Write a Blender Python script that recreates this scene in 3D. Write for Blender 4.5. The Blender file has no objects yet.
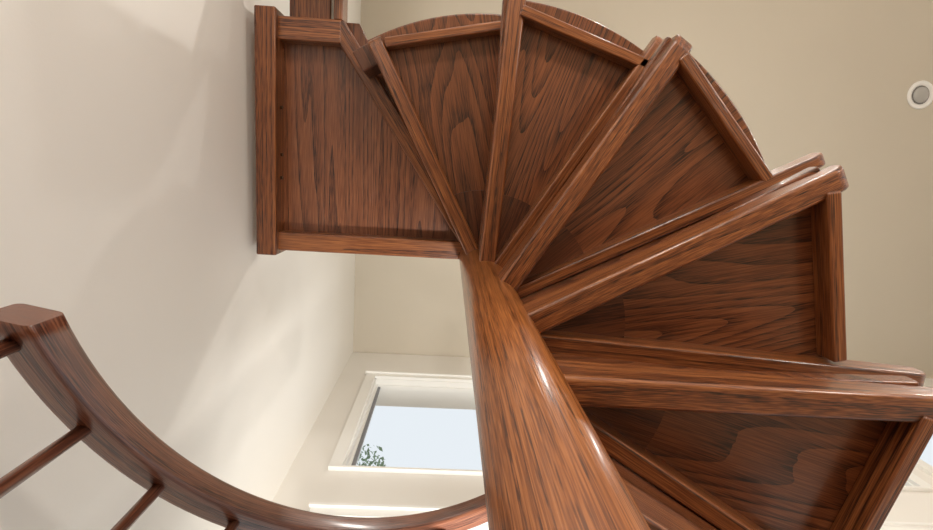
import bpy, bmesh, math, random
from mathutils import Vector, Matrix
random.seed(4)
sc=bpy.context.scene
sc.view_settings.view_transform='Standard'

# ------------------------------------------------------------------ materials
def nmat(name):
    m=bpy.data.materials.new(name); m.use_nodes=True
    nt=m.node_tree; b=nt.nodes['Principled BSDF']
    return m,nt,b
def wood(name, cd, cm, cl, rough=.32, stretch=.35, across=5.0, rings=90, wr=.34, wp=.42, wb=.34, coat=.45, wob_=1.0, seed=(7.3,3.1,5.7), pf=1.0):
    m,nt,b=nmat(name); N=nt.nodes; L=nt.links
    tc=N.new('ShaderNodeTexCoord'); oi=N.new('ShaderNodeObjectInfo')
    mul=N.new('ShaderNodeVectorMath'); mul.operation='SCALE'; mul.inputs[0].default_value=seed
    L.new(oi.outputs['Random'],mul.inputs['Scale'])
    add=N.new('ShaderNodeVectorMath'); add.operation='ADD'
    L.new(tc.outputs['Object'],add.inputs[0]); L.new(mul.outputs[0],add.inputs[1])
    def noise(s,detail=2.,dist=0.):
        v=N.new('ShaderNodeVectorMath'); v.operation='MULTIPLY'
        v.inputs[1].default_value=s; L.new(add.outputs[0],v.inputs[0])
        n=N.new('ShaderNodeTexNoise'); n.inputs['Scale'].default_value=1; n.inputs['Detail'].default_value=detail; n.inputs['Distortion'].default_value=dist
        L.new(v.outputs[0],n.inputs['Vector']); return n.outputs['Fac']
    def math_(op,*a):
        q=N.new('ShaderNodeMath'); q.operation=op
        for i,x in enumerate(a):
            if isinstance(x,(int,float)): q.inputs[i].default_value=x
            else: L.new(x,q.inputs[i])
        return q.outputs[0]
    def rng(x,a,b_):
        q=N.new('ShaderNodeMapRange'); q.inputs['From Min'].default_value=a; q.inputs['From Max'].default_value=b_; L.new(x,q.inputs['Value']); return q.outputs[0]
    base=noise((stretch,across,across),.6)
    wob=noise((5,60,60),2)
    ph=math_('MULTIPLY_ADD',wob,wob_,math_('MULTIPLY',base,rings))
    saw=math_('FRACT',math_('DIVIDE',ph,6.2832))
    ring=math_('POWER',saw,2.2)
    pores=rng(noise((12*pf,600*pf,600*pf),1.5),.36,.64)
    pores2=rng(noise((24,380,380),1.5),.40,.56)
    pore_in_ring=math_('MULTIPLY',math_('SUBTRACT',1.0,pores2),ring)
    blotch=noise((.8,9,9),2)
    g=math_('MULTIPLY',blotch,wb)
    g=math_('MULTIPLY_ADD',pores,wp,g)
    g=math_('MULTIPLY_ADD',math_('SUBTRACT',1.0,ring),wr,g)
    g=math_('SUBTRACT',g,math_('MULTIPLY',pore_in_ring,.38))
    cr=N.new('ShaderNodeValToRGB'); e=cr.color_ramp.elements
    e[0].position=.05; e[0].color=(*cd,1); e[1].position=.88; e[1].color=(*cl,1)
    q=e.new(.47); q.color=(*cm,1)
    L.new(g,cr.inputs[0]); L.new(cr.outputs[0],b.inputs['Base Color'])
    b.inputs['Roughness'].default_value=rough
    b.inputs['Coat Weight'].default_value=coat; b.inputs['Coat Roughness'].default_value=.16
    bp=N.new('ShaderNodeBump'); bp.inputs['Strength'].default_value=.45; bp.inputs['Distance'].default_value=.001
    L.new(g,bp.inputs['Height']); L.new(bp.outputs[0],b.inputs['Normal'])
    return m
OAK=wood('stained_oak',(.032,.008,.003),(.180,.054,.016),(.37,.138,.043),stretch=.10,across=16,rings=60,wr=.22,wp=.42)
OAKP=wood('stained_oak_panel',(.018,.005,.0025),(.120,.036,.013),(.245,.085,.031),stretch=.85,across=5.6,rings=140,wr=.33,wp=.37)
OAKL=wood('stained_oak_landing_panel',(.022,.006,.003),(.145,.046,.019),(.28,.104,.042),stretch=.38,across=10,rings=110,wr=.28,wp=.42)
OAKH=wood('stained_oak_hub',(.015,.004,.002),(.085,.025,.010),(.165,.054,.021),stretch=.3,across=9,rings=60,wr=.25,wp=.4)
OAKR=wood('stained_oak_rail',(.035,.010,.006),(.155,.050,.026),(.29,.113,.058),stretch=.10,across=16,rings=50,wr=.2,wp=.45)
OAKPOLE=wood('stained_oak_pole',(.085,.023,.005),(.290,.092,.022),(.47,.178,.050),stretch=.10,across=16,rings=60,wr=.2,wp=.42,rough=.28,pf=.9)
def plain(name,c,rough=.6,bump=0,metal=0):
    m,nt,b=nmat(name); N=nt.nodes; L=nt.links
    tc=N.new('ShaderNodeTexCoord'); n=N.new('ShaderNodeTexNoise'); n.inputs['Scale'].default_value=2.0; n.inputs['Detail'].default_value=3
    L.new(tc.outputs['Object'],n.inputs['Vector'])
    mx=N.new('ShaderNodeMix'); mx.data_type='RGBA'
    mx.inputs[6].default_value=(*[x*.97 for x in c],1); mx.inputs[7].default_value=(*[min(1,x*1.02) for x in c],1)
    L.new(n.outputs['Fac'],mx.inputs[0]); L.new(mx.outputs[2],b.inputs['Base Color'])
    b.inputs['Roughness'].default_value=rough; b.inputs['Metallic'].default_value=metal
    if bump:
        n2=N.new('ShaderNodeTexNoise'); n2.inputs['Scale'].default_value=160; L.new(tc.outputs['Object'],n2.inputs['Vector'])
        bp=N.new('ShaderNodeBump'); bp.inputs['Strength'].default_value=bump; bp.inputs['Distance'].default_value=.002
        L.new(n2.outputs['Fac'],bp.inputs['Height']); L.new(bp.outputs[0],b.inputs['Normal'])
    return m
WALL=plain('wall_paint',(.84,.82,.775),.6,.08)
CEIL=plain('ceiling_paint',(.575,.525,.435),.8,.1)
TRIM=plain('white_trim_paint',(.90,.90,.87),.4)
SASH=plain('window_sash',(.22,.23,.25),.4)
FLOORM=wood('floor_oak',(.22,.12,.06),(.42,.26,.14),(.6,.42,.26),rings=20,rough=.4)
STEEL=plain('brushed_steel',(.5,.45,.4),.35,0,1)
BOLT=plain('dark_bolt',(.10,.07,.05),.35,0,1)
LEAF=plain('leaf_green',(.26,.36,.24),.6)
BARK=plain('bark',(.12,.09,.06),.9)
WHITE=plain('lamp_white',(.85,.85,.83),.3)
BULB=plain('bulb_glass',(.42,.41,.39),.25)
CAN=plain('can_dark',(.14,.13,.12))

# ------------------------------------------------------------------ helpers
def mesh_obj(name,verts,faces,mat,parent=None,M=None,bevel=0,seg=3,smooth=False):
    me=bpy.data.meshes.new(name); me.from_pydata([tuple(v) for v in verts],[],faces)
    bm=bmesh.new(); bm.from_mesh(me); bmesh.ops.recalc_face_normals(bm,faces=bm.faces); bm.to_mesh(me); bm.free()
    me.materials.append(mat)
    if smooth or bevel:
        for p in me.polygons: p.use_smooth=True
    o=bpy.data.objects.new(name,me); sc.collection.objects.link(o)
    if M is not None: o.matrix_world=M
    if parent is not None:
        o.parent=parent
    if bevel:
        b=o.modifiers.new('bevel','BEVEL'); b.width=bevel; b.segments=seg; b.limit_method='ANGLE'; b.angle_limit=math.radians(40); b.harden_normals=True
    return o
def empty(name,loc=(0,0,0)):
    e=bpy.data.objects.new(name,None); sc.collection.objects.link(e); e.location=loc; return e
def box(name,lo,hi,mat,parent=None,bevel=0):
    c=[(a+b)/2 for a,b in zip(lo,hi)]; h=[(b-a)/2 for a,b in zip(lo,hi)]
    v=[(sx*h[0],sy*h[1],sz*h[2]) for sx in(-1,1) for sy in(-1,1) for sz in(-1,1)]
    f=[(0,1,3,2),(4,6,7,5),(0,4,5,1),(2,3,7,6),(0,2,6,4),(1,5,7,3)]
    return mesh_obj(name,v,f,mat,parent,Matrix.Translation(c),bevel)
def multibox(name,boxes,mat,parent=None):
    V=[];F=[]
    for lo,hi in boxes:
        n=len(V); V+=[(x,y,z) for x in(lo[0],hi[0]) for y in(lo[1],hi[1]) for z in(lo[2],hi[2])]
        F+=[tuple(n+i for i in f) for f in [(0,1,3,2),(4,6,7,5),(0,4,5,1),(2,3,7,6),(0,2,6,4),(1,5,7,3)]]
    return mesh_obj(name,V,F,mat,parent)
def prism(name,pts,z0,z1,mat,parent,M,bevel=0):
    n=len(pts); V=[(x,y,z0) for x,y in pts]+[(x,y,z1) for x,y in pts]
    F=[tuple(range(n))[::-1],tuple(range(n,2*n))]+[(i,(i+1)%n,n+(i+1)%n,n+i) for i in range(n)]
    return mesh_obj(name,V,F,mat,parent,M,bevel)
def beam(name,p0,p1,w,zb0,zb1,zt,mat,parent,bevel=.012,roundend=False,off=0):
    p0=Vector(p0);p1=Vector(p1);d=p1-p0;L=d.length
    M=Matrix.Translation((p0.x,p0.y,0))@Matrix.Rotation(math.atan2(d.y,d.x),4,'Z')@Matrix.Translation((0,off,0))
    h=w/2
    if roundend:
        secs=[(0,zb0),(L*.5,(zb0+zb1)/2),(L-.03,zb1),(L-.018,zb1+.003),(L-.008,zb1+.010),(L,zb1+.024)]
        V=[];F=[]
        for x,zb in secs:
            V+=[(x,-h,zb),(x,h,zb),(x,h,zt),(x,-h,zt)]
        k=len(secs)
        for i in range(k-1):
            for j in range(4): F.append((4*i+j,4*i+(j+1)%4,4*i+4+(j+1)%4,4*i+4+j))
        F+=[(0,3,2,1),(4*k-4,4*k-3,4*k-2,4*k-1)]
    else:
        V=[(0,-h,zb0),(0,h,zb0),(0,h,zt),(0,-h,zt),(L,-h,zb1),(L,h,zb1),(L,h,zt),(L,-h,zt)]
        F=[(0,3,2,1),(4,5,6,7),(0,1,5,4),(1,2,6,5),(2,3,7,6),(3,0,4,7)]
    return mesh_obj(name,V,F,mat,parent,M,bevel,4)
def cyl(name,p0,p1,r,mat,parent=None,n=24,prof=None):
    p0=Vector(p0);p1=Vector(p1);d=p1-p0;L=d.length
    q=Vector((1,0,0)).rotation_difference(d.normalized()).to_matrix().to_4x4()
    M=Matrix.Translation(p0)@q
    prof=prof or [(0,r),(L,r)]
    V=[];F=[]
    for x,rr in prof:
        V+=[(x,rr*math.cos(2*math.pi*i/n),rr*math.sin(2*math.pi*i/n)) for i in range(n)]
    for k in range(len(prof)-1):
        F+=[(k*n+i,k*n+(i+1)%n,(k+1)*n+(i+1)%n,(k+1)*n+i) for i in range(n)]
    F+=[tuple(range(n))[::-1],tuple(range((len(prof)-1)*n,len(prof)*n))]
    o=mesh_obj(name,V,F,mat,parent,M,smooth=True)
    for p in o.data.polygons:
        if len(p.vertices)>4: p.use_smooth=False
    return o

# ------------------------------------------------------------------ stair
PX,PY=.115,.297; RISE=.23; H2=1.636; A0=117.1; DA=29.69
RP=.065
RIMS={2:.745,3:.72,4:.695,5:.673}; BACK={2:.775,3:.82,4:.735}; FRONT={2:.80,3:.80,5:.87}
OVER={2:.040,3:.040,4:.034,5:.022}
DB={2:1.0}; DF={3:1.3,5:-.9}; OFF={5:.013}; FW={5:.044}
FLOOR=-.95; WX=-.70; WY=1.457; HC=4.02
def D(a): a=math.radians(a); return Vector((math.cos(a),-math.sin(a)))
def P(a,r): v=D(a)*r; return (PX+v.x,PY+v.y)
ST=empty('spiral_staircase',(0,0,0))
cyl('center_pole',(PX,PY,FLOOR),(PX,PY,H2+RISE+1.1),RP,OAKPOLE,ST,96)
for i in range(2,13):
    h=H2-(i-2)*RISE; ab=A0-DA*(i-2); af=ab-DA-.8; am=(ab+af)/2
    abk=ab+DB.get(i,0); afk=af+DF.get(i,0)
    rim=RIMS.get(i,.645); rt=rim+OVER.get(i,.018)
    t='tread_%d_'%(i-1)
    zp=h+.055
    beam(t+'back_arm',P(abk,.03),P(abk,BACK.get(i,.72)),.046,h+(.012 if i<4 else -.02),h+.012,zp+.004,OAK,ST,.007,True)
    beam(t+'front_arm',P(afk,.03),P(afk,FRONT.get(i,.84)),FW.get(i,.030),h+.004,h+.004,zp+.004,OAK,ST,.006,True,OFF.get(i,0))
    M=Matrix.Translation((PX,PY,0))@Matrix.Rotation(-math.radians(am),4,'Z')
    hw=math.radians(DA/2+.4)
    def sector(r0,r1,e0,e1,n=14):
        return [(r1*math.cos(-e0+(e0+e1)*k/n),r1*math.sin(-e0+(e0+e1)*k/n)) for k in range(n+1)]+[(r0*math.cos(e1-(e0+e1)*k/6),r0*math.sin(e1-(e0+e1)*k/6)) for k in range(7)]
    prism(t+'board',sector(.05,rt,hw+.045,hw+.05),zp,zp+.03,OAKP,ST,M,.006)
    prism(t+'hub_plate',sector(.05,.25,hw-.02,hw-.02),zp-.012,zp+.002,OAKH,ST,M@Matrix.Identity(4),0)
    beam(t+'rim',P(ab-1,rim),P(af+.5,rim),.028,h+.004,h+.004,zp+.002,OAK,ST,.005)
    beam(t+'riser',P(afk,.05),P(afk,rim-.01),.014,h-RISE+.085,h-RISE+.085,h+.054,OAKP,ST,.002,False,.0235+OFF.get(i,0)*.7)
# landing
h=H2+RISE; zp=h+.06
LX0=-.652; LY0,LY1=-.492,.312
aA=A0+7.0
def onA(y):
    d=D(aA); t=(y-PY)/d.y; return PX+d.x*t
M=Matrix.Rotation(math.radians(90),4,'Z')
pts=[(LX0,LY0),(onA(LY0)+.08,LY0),(PX,PY),(PX,LY1),(LX0,LY1)]
prism('landing_panel',[(y,-x) for x,y in pts],zp,zp+.03,OAKL,ST,M,.004)
beam('landing_side_board',(LX0+.02,LY1+.01),(LX0+.02,LY0-.012),.070,h-.03,h-.03,zp+.04,OAK,ST,.006)
beam('landing_front_board',(LX0+.05,LY1-.038),(PX,LY1-.038),.066,h,h,zp+.003,OAK,ST,.006)
beam('landing_back_board',(LX0+.05,LY0+.045),(onA(LY0)+.03,LY0+.045),.075,h,h,zp+.003,OAK,ST,.006)
beam('landing_diagonal_board',P(aA,.03),P(aA,.93),.055,h+.002,h+.002,zp+.003,OAK,ST,.007)
beam('landing_riser',P(A0+2,.05),P(A0+2,.74),.02,H2+.085,H2+.085,zp,OAKP,ST,.002)
beam('landing_bracket',P(A0+4.2,.72),P(A0+4.2,.79),.075,H2+.10,H2+.10,h+.01,OAKH,ST,.006)
for k,y in enumerate((-.19,-.03,.05)):
    cyl('landing_bolt_%d'%k,(LX0+.055,y,h+.025),(LX0+.062,y,h+.025),.006,BOLT,ST,12)
beam('landing_link_board',(-.50,LY0+.01),(-.50,-.66),.14,h+.03,h+.03,h+.09,OAK,ST,.006)
beam('landing_link_rail',(-.40,LY0+.01),(-.40,-.66),.03,h,h,h+.09,OAK,ST,.006)
# handrail
RR=.603
def railz(a): return .566+(a+190)/DA*RISE*.872
def helix(name,a_lo,a_hi,r,w,hh,mat,parent):
    n=120;V=[];F=[];sec=[]
    hw=w/2;hz=hh/2;c=.009
    for (x,z,s) in ((hw,-hz,0),(hw,hz,1),(-hw,hz,2),(-hw,-hz,3)):
        cx=x-math.copysign(c,x);cz=z-math.copysign(c,z)
        for k in range(5):
            t=math.radians({0:-90,1:0,2:90,3:180}[s]+22.5*k)
            sec.append((cx+c*math.cos(t),cz+c*math.sin(t)))
    m=len(sec)
    for i in range(n+1):
        a=a_lo+(a_hi-a_lo)*i/n
        d=D(a);z=railz(a)
        for x,zz in sec: V.append((PX+d.x*(r+x),PY+d.y*(r+x),z+hz+zz))
    for i in range(n):
        for j in range(m): F.append((i*m+j,i*m+(j+1)%m,(i+1)*m+(j+1)%m,(i+1)*m+j))
    F+=[tuple(range(m))[::-1],tuple(range(n*m,n*m+m))]
    o=mesh_obj(name,V,F,mat,parent,None,0,3,True)
    for p in o.data.polygons:
        if len(p.vertices)>4:p.use_smooth=False
    uv=o.data.uv_layers.new(name='sweep')
    per=[0]
    for j in range(m):
        a,b=sec[j],sec[(j+1)%m];per.append(per[-1]+math.hypot(a[0]-b[0],a[1]-b[1]))
    for p in o.data.polygons[:n*m]:
        i,j=divmod(p.index,m)
        for li in p.loop_indices:
            vi=o.data.loops[li].vertex_index; ii,jj=divmod(vi,m)
            pj=per[jj] if not(j==m-1 and jj==0) else per[m]
            uv.data[li].uv=(math.radians(ii*(a_hi-a_lo)/n)*r,pj)
    return o
RAILM=OAKR.copy(); RAILM.name='stained_oak_handrail'
nt=RAILM.node_tree
tcn=[n for n in nt.nodes if n.type=='TEX_COORD'][0]
for l in list(nt.links):
    if l.from_node==tcn: ts=l.to_socket; nt.links.remove(l); nt.links.new(tcn.outputs['UV'],ts)
helix('handrail',-190.5,112,RR,.056,.058,RAILM,ST)
a=-187.0; k=0
while a<112:
    ti=(A0-a)/DA; idx=int(math.floor(ti)); zb=H2-min(idx,10)*RISE+.084 if ti<11 else FLOOR
    x,y=P(a,RR+.006)
    cyl('baluster_%d'%k,(x,y,zb),(x,y,railz(a)+.01),.0095,OAKR,ST,16); k+=1; a+=14.845

# ------------------------------------------------------------------ room
YB=-4.0; XR=6.2; T=.2
box('floor',(WX-T,YB-T,FLOOR-.1),(XR+T,WY+T,FLOOR),FLOORM)
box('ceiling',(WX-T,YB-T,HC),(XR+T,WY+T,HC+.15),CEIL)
box('wall_left',(WX-T,YB-T,FLOOR),(WX,WY+T,HC),WALL)
wins=[(-.45,.95),(1.2,2.5),(2.75,4.4)]; rows=[(-.35,1.98),(2.355,3.50)]
def wall_with_openings(name,ops,x0,x1,fn):
    bx=[]; xs=sorted({x0,x1,*[v for o in ops for v in o[:2]]}); zs=sorted({FLOOR,HC,*[v for o in ops for v in o[2:]]})
    for i in range(len(xs)-1):
        for j in range(len(zs)-1):
            cx=(xs[i]+xs[i+1])/2; cz=(zs[j]+zs[j+1])/2
            if not any(o[0]<cx<o[1] and o[2]<cz<o[3] for o in ops): bx.append(fn(xs[i],xs[i+1],zs[j],zs[j+1]))
    return multibox(name,bx,WALL)
ops=[(a,b,c,d) for a,b in wins for c,d in rows]
wall_with_openings('wall_window_side',ops,WX,XR,lambda a,b,c,d:((a,WY,c),(b,WY+T,d)))
wall_with_openings('wall_right',[(-3.2,.6,-.5,1.9)],YB-T,WY+T,lambda a,b,c,d:((XR,a,c),(XR+T,b,d)))  # unseen opening, added to let daylight in
wall_with_openings('wall_back',[(1.5,5.2,-.6,1.6)],WX,XR,lambda a,b,c,d:((a,YB-T,c),(b,YB,d)))  # opening behind the camera side, also added for light
n=0
for (a,b,c,d) in ops:
    n+=1
    W=empty('window_%d'%n)
    t=.065
    multibox('casing',[((a-t,WY-.020,d),(b+t,WY+.002,d+.05)),((a-t,WY-.020,c),(a,WY+.002,d)),((b,WY-.020,c),(b+t,WY+.002,d)),
        ((a-t-.012,WY-.032,d+.05),(b+t+.012,WY+.002,d+.066)),
        ((a-t,WY-.022,c-.015),(b+t,WY+.03,c))],TRIM,W)
    multibox('jamb',[((a,WY,c),(a+.010,WY+T,d)),((b-.010,WY,c),(b,WY+T,d)),((a,WY,d-.010),(b,WY+T,d)),((a,WY+.03,c),(b,WY+T,c+.010))],TRIM,W)
    y=WY+.04
    multibox('sash',[((a+.010,y,c+.01),(a+.024,y+.03,d-.01)),((b-.024,y,c+.01),(b-.010,y+.03,d-.01)),((a+.024,y,d-.022),(b-.024,y+.03,d-.010)),((a+.024,y,c+.010),(b-.024,y+.03,c+.022))],TRIM,W)
    multibox('screen_stile',[((a+.024,y+.010,c+.02),(a+.043,y+.026,d-.03))],SASH,W)
box('upper_floor',(WX,YB,H2+RISE-.15),(-.05,-.66,H2+RISE+.09),WALL)
def recessed(name,x,y):
    e=empty(name,(x,y,HC)); 
    nn=40; V=[];F=[]
    I=Matrix.Translation((x,y,HC)).inverted()
    prof=[(.105,-.001),(.105,-.007),(.098,-.012),(.078,-.010),(.07,0.0),(.066,-.002)]
    for r,z in prof: V+=[(x+r*math.cos(2*math.pi*i/nn),y+r*math.sin(2*math.pi*i/nn),HC+z) for i in range(nn)]
    for k in range(len(prof)-1): F+=[(k*nn+i,k*nn+(i+1)%nn,(k+1)*nn+(i+1)%nn,(k+1)*nn+i) for i in range(nn)]
    o=mesh_obj('trim_ring',V,F,WHITE,None,smooth=True); o.parent=e; o.matrix_parent_inverse=I
    V=[];F=[];m=10
    for k in range(m+1):
        t=math.pi/2*k/m; r=.06*math.cos(t)+.0005; z=-.004-.028*math.sin(t)
        V+=[(x+r*math.cos(2*math.pi*i/nn),y+r*math.sin(2*math.pi*i/nn),HC+z) for i in range(nn)]
    for k in range(m): F+=[(k*nn+i,k*nn+(i+1)%nn,(k+1)*nn+(i+1)%nn,(k+1)*nn+i) for i in range(nn)]
    F.append(tuple(range(m*nn,m*nn+nn)))
    o=mesh_obj('bulb',V,F,BULB,None,smooth=True); o.parent=e; o.matrix_parent_inverse=I
    V=[(x+.07*math.cos(2*math.pi*i/nn),y+.07*math.sin(2*math.pi*i/nn),HC-.0015) for i in range(nn)]
    o=mesh_obj('can_recess',V,[tuple(range(nn))],CAN,None); o.parent=e; o.matrix_parent_inverse=I
recessed('recessed_light',3.55,-.80)
# ------------------------------------------------------------------ tree outside
TR=empty('tree',(0,0,0))
cyl('trunk',(-1.7,6.2,FLOOR-2),(-1.6,6.2,7.3),.16,BARK,TR,12)
V=[];F=[]
for k in range(3600):
    t=random.random(); a=random.uniform(0,6.283); r=1.25*math.sqrt(random.random())*(1-.6*t)
    c=Vector((-1.55+r*math.cos(a),6.2+r*math.sin(a),4.4+5.85*t+random.uniform(-.2,.2)))
    u=Vector((random.gauss(0,1),random.gauss(0,1),random.gauss(0,1))).normalized(); w=u.orthogonal().normalized(); s=random.uniform(.04,.08)
    n0=len(V); V+=[c-u*s,c+w*s*.5,c+u*s,c-w*s*.5]; F.append((n0,n0+1,n0+2,n0+3))
mesh_obj('foliage',V,F,LEAF,TR)

# ------------------------------------------------------------------ world + added fill lights
w=bpy.data.worlds.new('world'); sc.world=w; w.use_nodes=True
N=w.node_tree.nodes; L=w.node_tree.links; bg=N['Background']
tc=N.new('ShaderNodeTexCoord'); sp=N.new('ShaderNodeSeparateXYZ'); L.new(tc.outputs['Generated'],sp.inputs[0])
cr=N.new('ShaderNodeValToRGB'); e=cr.color_ramp.elements
mr=N.new('ShaderNodeMapRange'); mr.inputs['From Min'].default_value=-1; L.new(sp.outputs['Z'],mr.inputs['Value']); L.new(mr.outputs[0],cr.inputs[0])
e[0].position=.40; e[0].color=(.45,.43,.38,1); e[1].position=1; e[1].color=(.80,.86,.91,1)
q=e.new(.52); q.color=(.88,.92,.96,1)
L.new(cr.outputs[0],bg.inputs['Color']); bg.inputs['Strength'].default_value=1.0
def fill_lamp(x,y,z,pw,col=(1,.93,.84),rad=.16,spot=False):  # made-up lamp out of view, added to brighten stair and walls
    e=empty('fill_lamp'); zb=FLOOR
    cyl('base',(x,y,zb),(x,y,zb+.03),.14,STEEL,e,32); cyl('stem',(x,y,zb+.03),(x,y,z-.2),.012,STEEL,e,12)  # stand geometry dressing the added light
    cyl('bowl',(x,y,z-.2),(x,y,z-.17),.05,STEEL,e,32,[(0,.03),(.03,.09),(.08,.13)])
    l=bpy.data.lights.new('fill_bulb','SPOT' if spot else 'POINT'); l.energy=pw; l.shadow_soft_size=rad; l.color=col
    if spot: l.spot_size=math.radians(95); l.spot_blend=.7
    o=bpy.data.objects.new('fill_light',l); sc.collection.objects.link(o); o.location=(x,y,z); o.parent=e
    if spot: o.rotation_euler=(math.pi,0,0)
fill_lamp(2.2,-1.2,.2,56)
fill_lamp(.2,-2.2,.1,92,(1,.96,.90))
fill_lamp(.5,1.2,.1,195,(1,.97,.92),.15,True)  # added upward spot, lifts the ceiling near the window
for i,(x,y) in enumerate(((1.8,-.9),(1.8,-2.8),(4.6,-1.5))):  # invented downlights for interior fill, out of view
    recessed('recessed_light',x,y) if i else None  # extra fixtures that go with the added downlights
    l=bpy.data.lights.new('ceiling_fill','AREA'); l.shape='DISK'; l.size=.14; l.energy=30; l.color=(1,.96,.90)
    o=bpy.data.objects.new('ceiling_fill_light',l); sc.collection.objects.link(o); o.location=(x,y,HC-.04)
# ------------------------------------------------------------------ camera
f=520.; xz,yz=449.8,173.4
Z=Vector((xz-466.5,265-yz,-f)).normalized(); X=Vector((1,-.06,0)); X=(X-Z*X.dot(Z)).normalized(); Y=Z.cross(X)
R=Matrix((X,Y,Z))
cd=bpy.data.cameras.new('camera'); cd.sensor_width=36; cd.lens=f/933*36; cd.clip_start=.01
co=bpy.data.objects.new('camera',cd); sc.collection.objects.link(co); co.matrix_world=R.to_4x4()
sc.camera=co
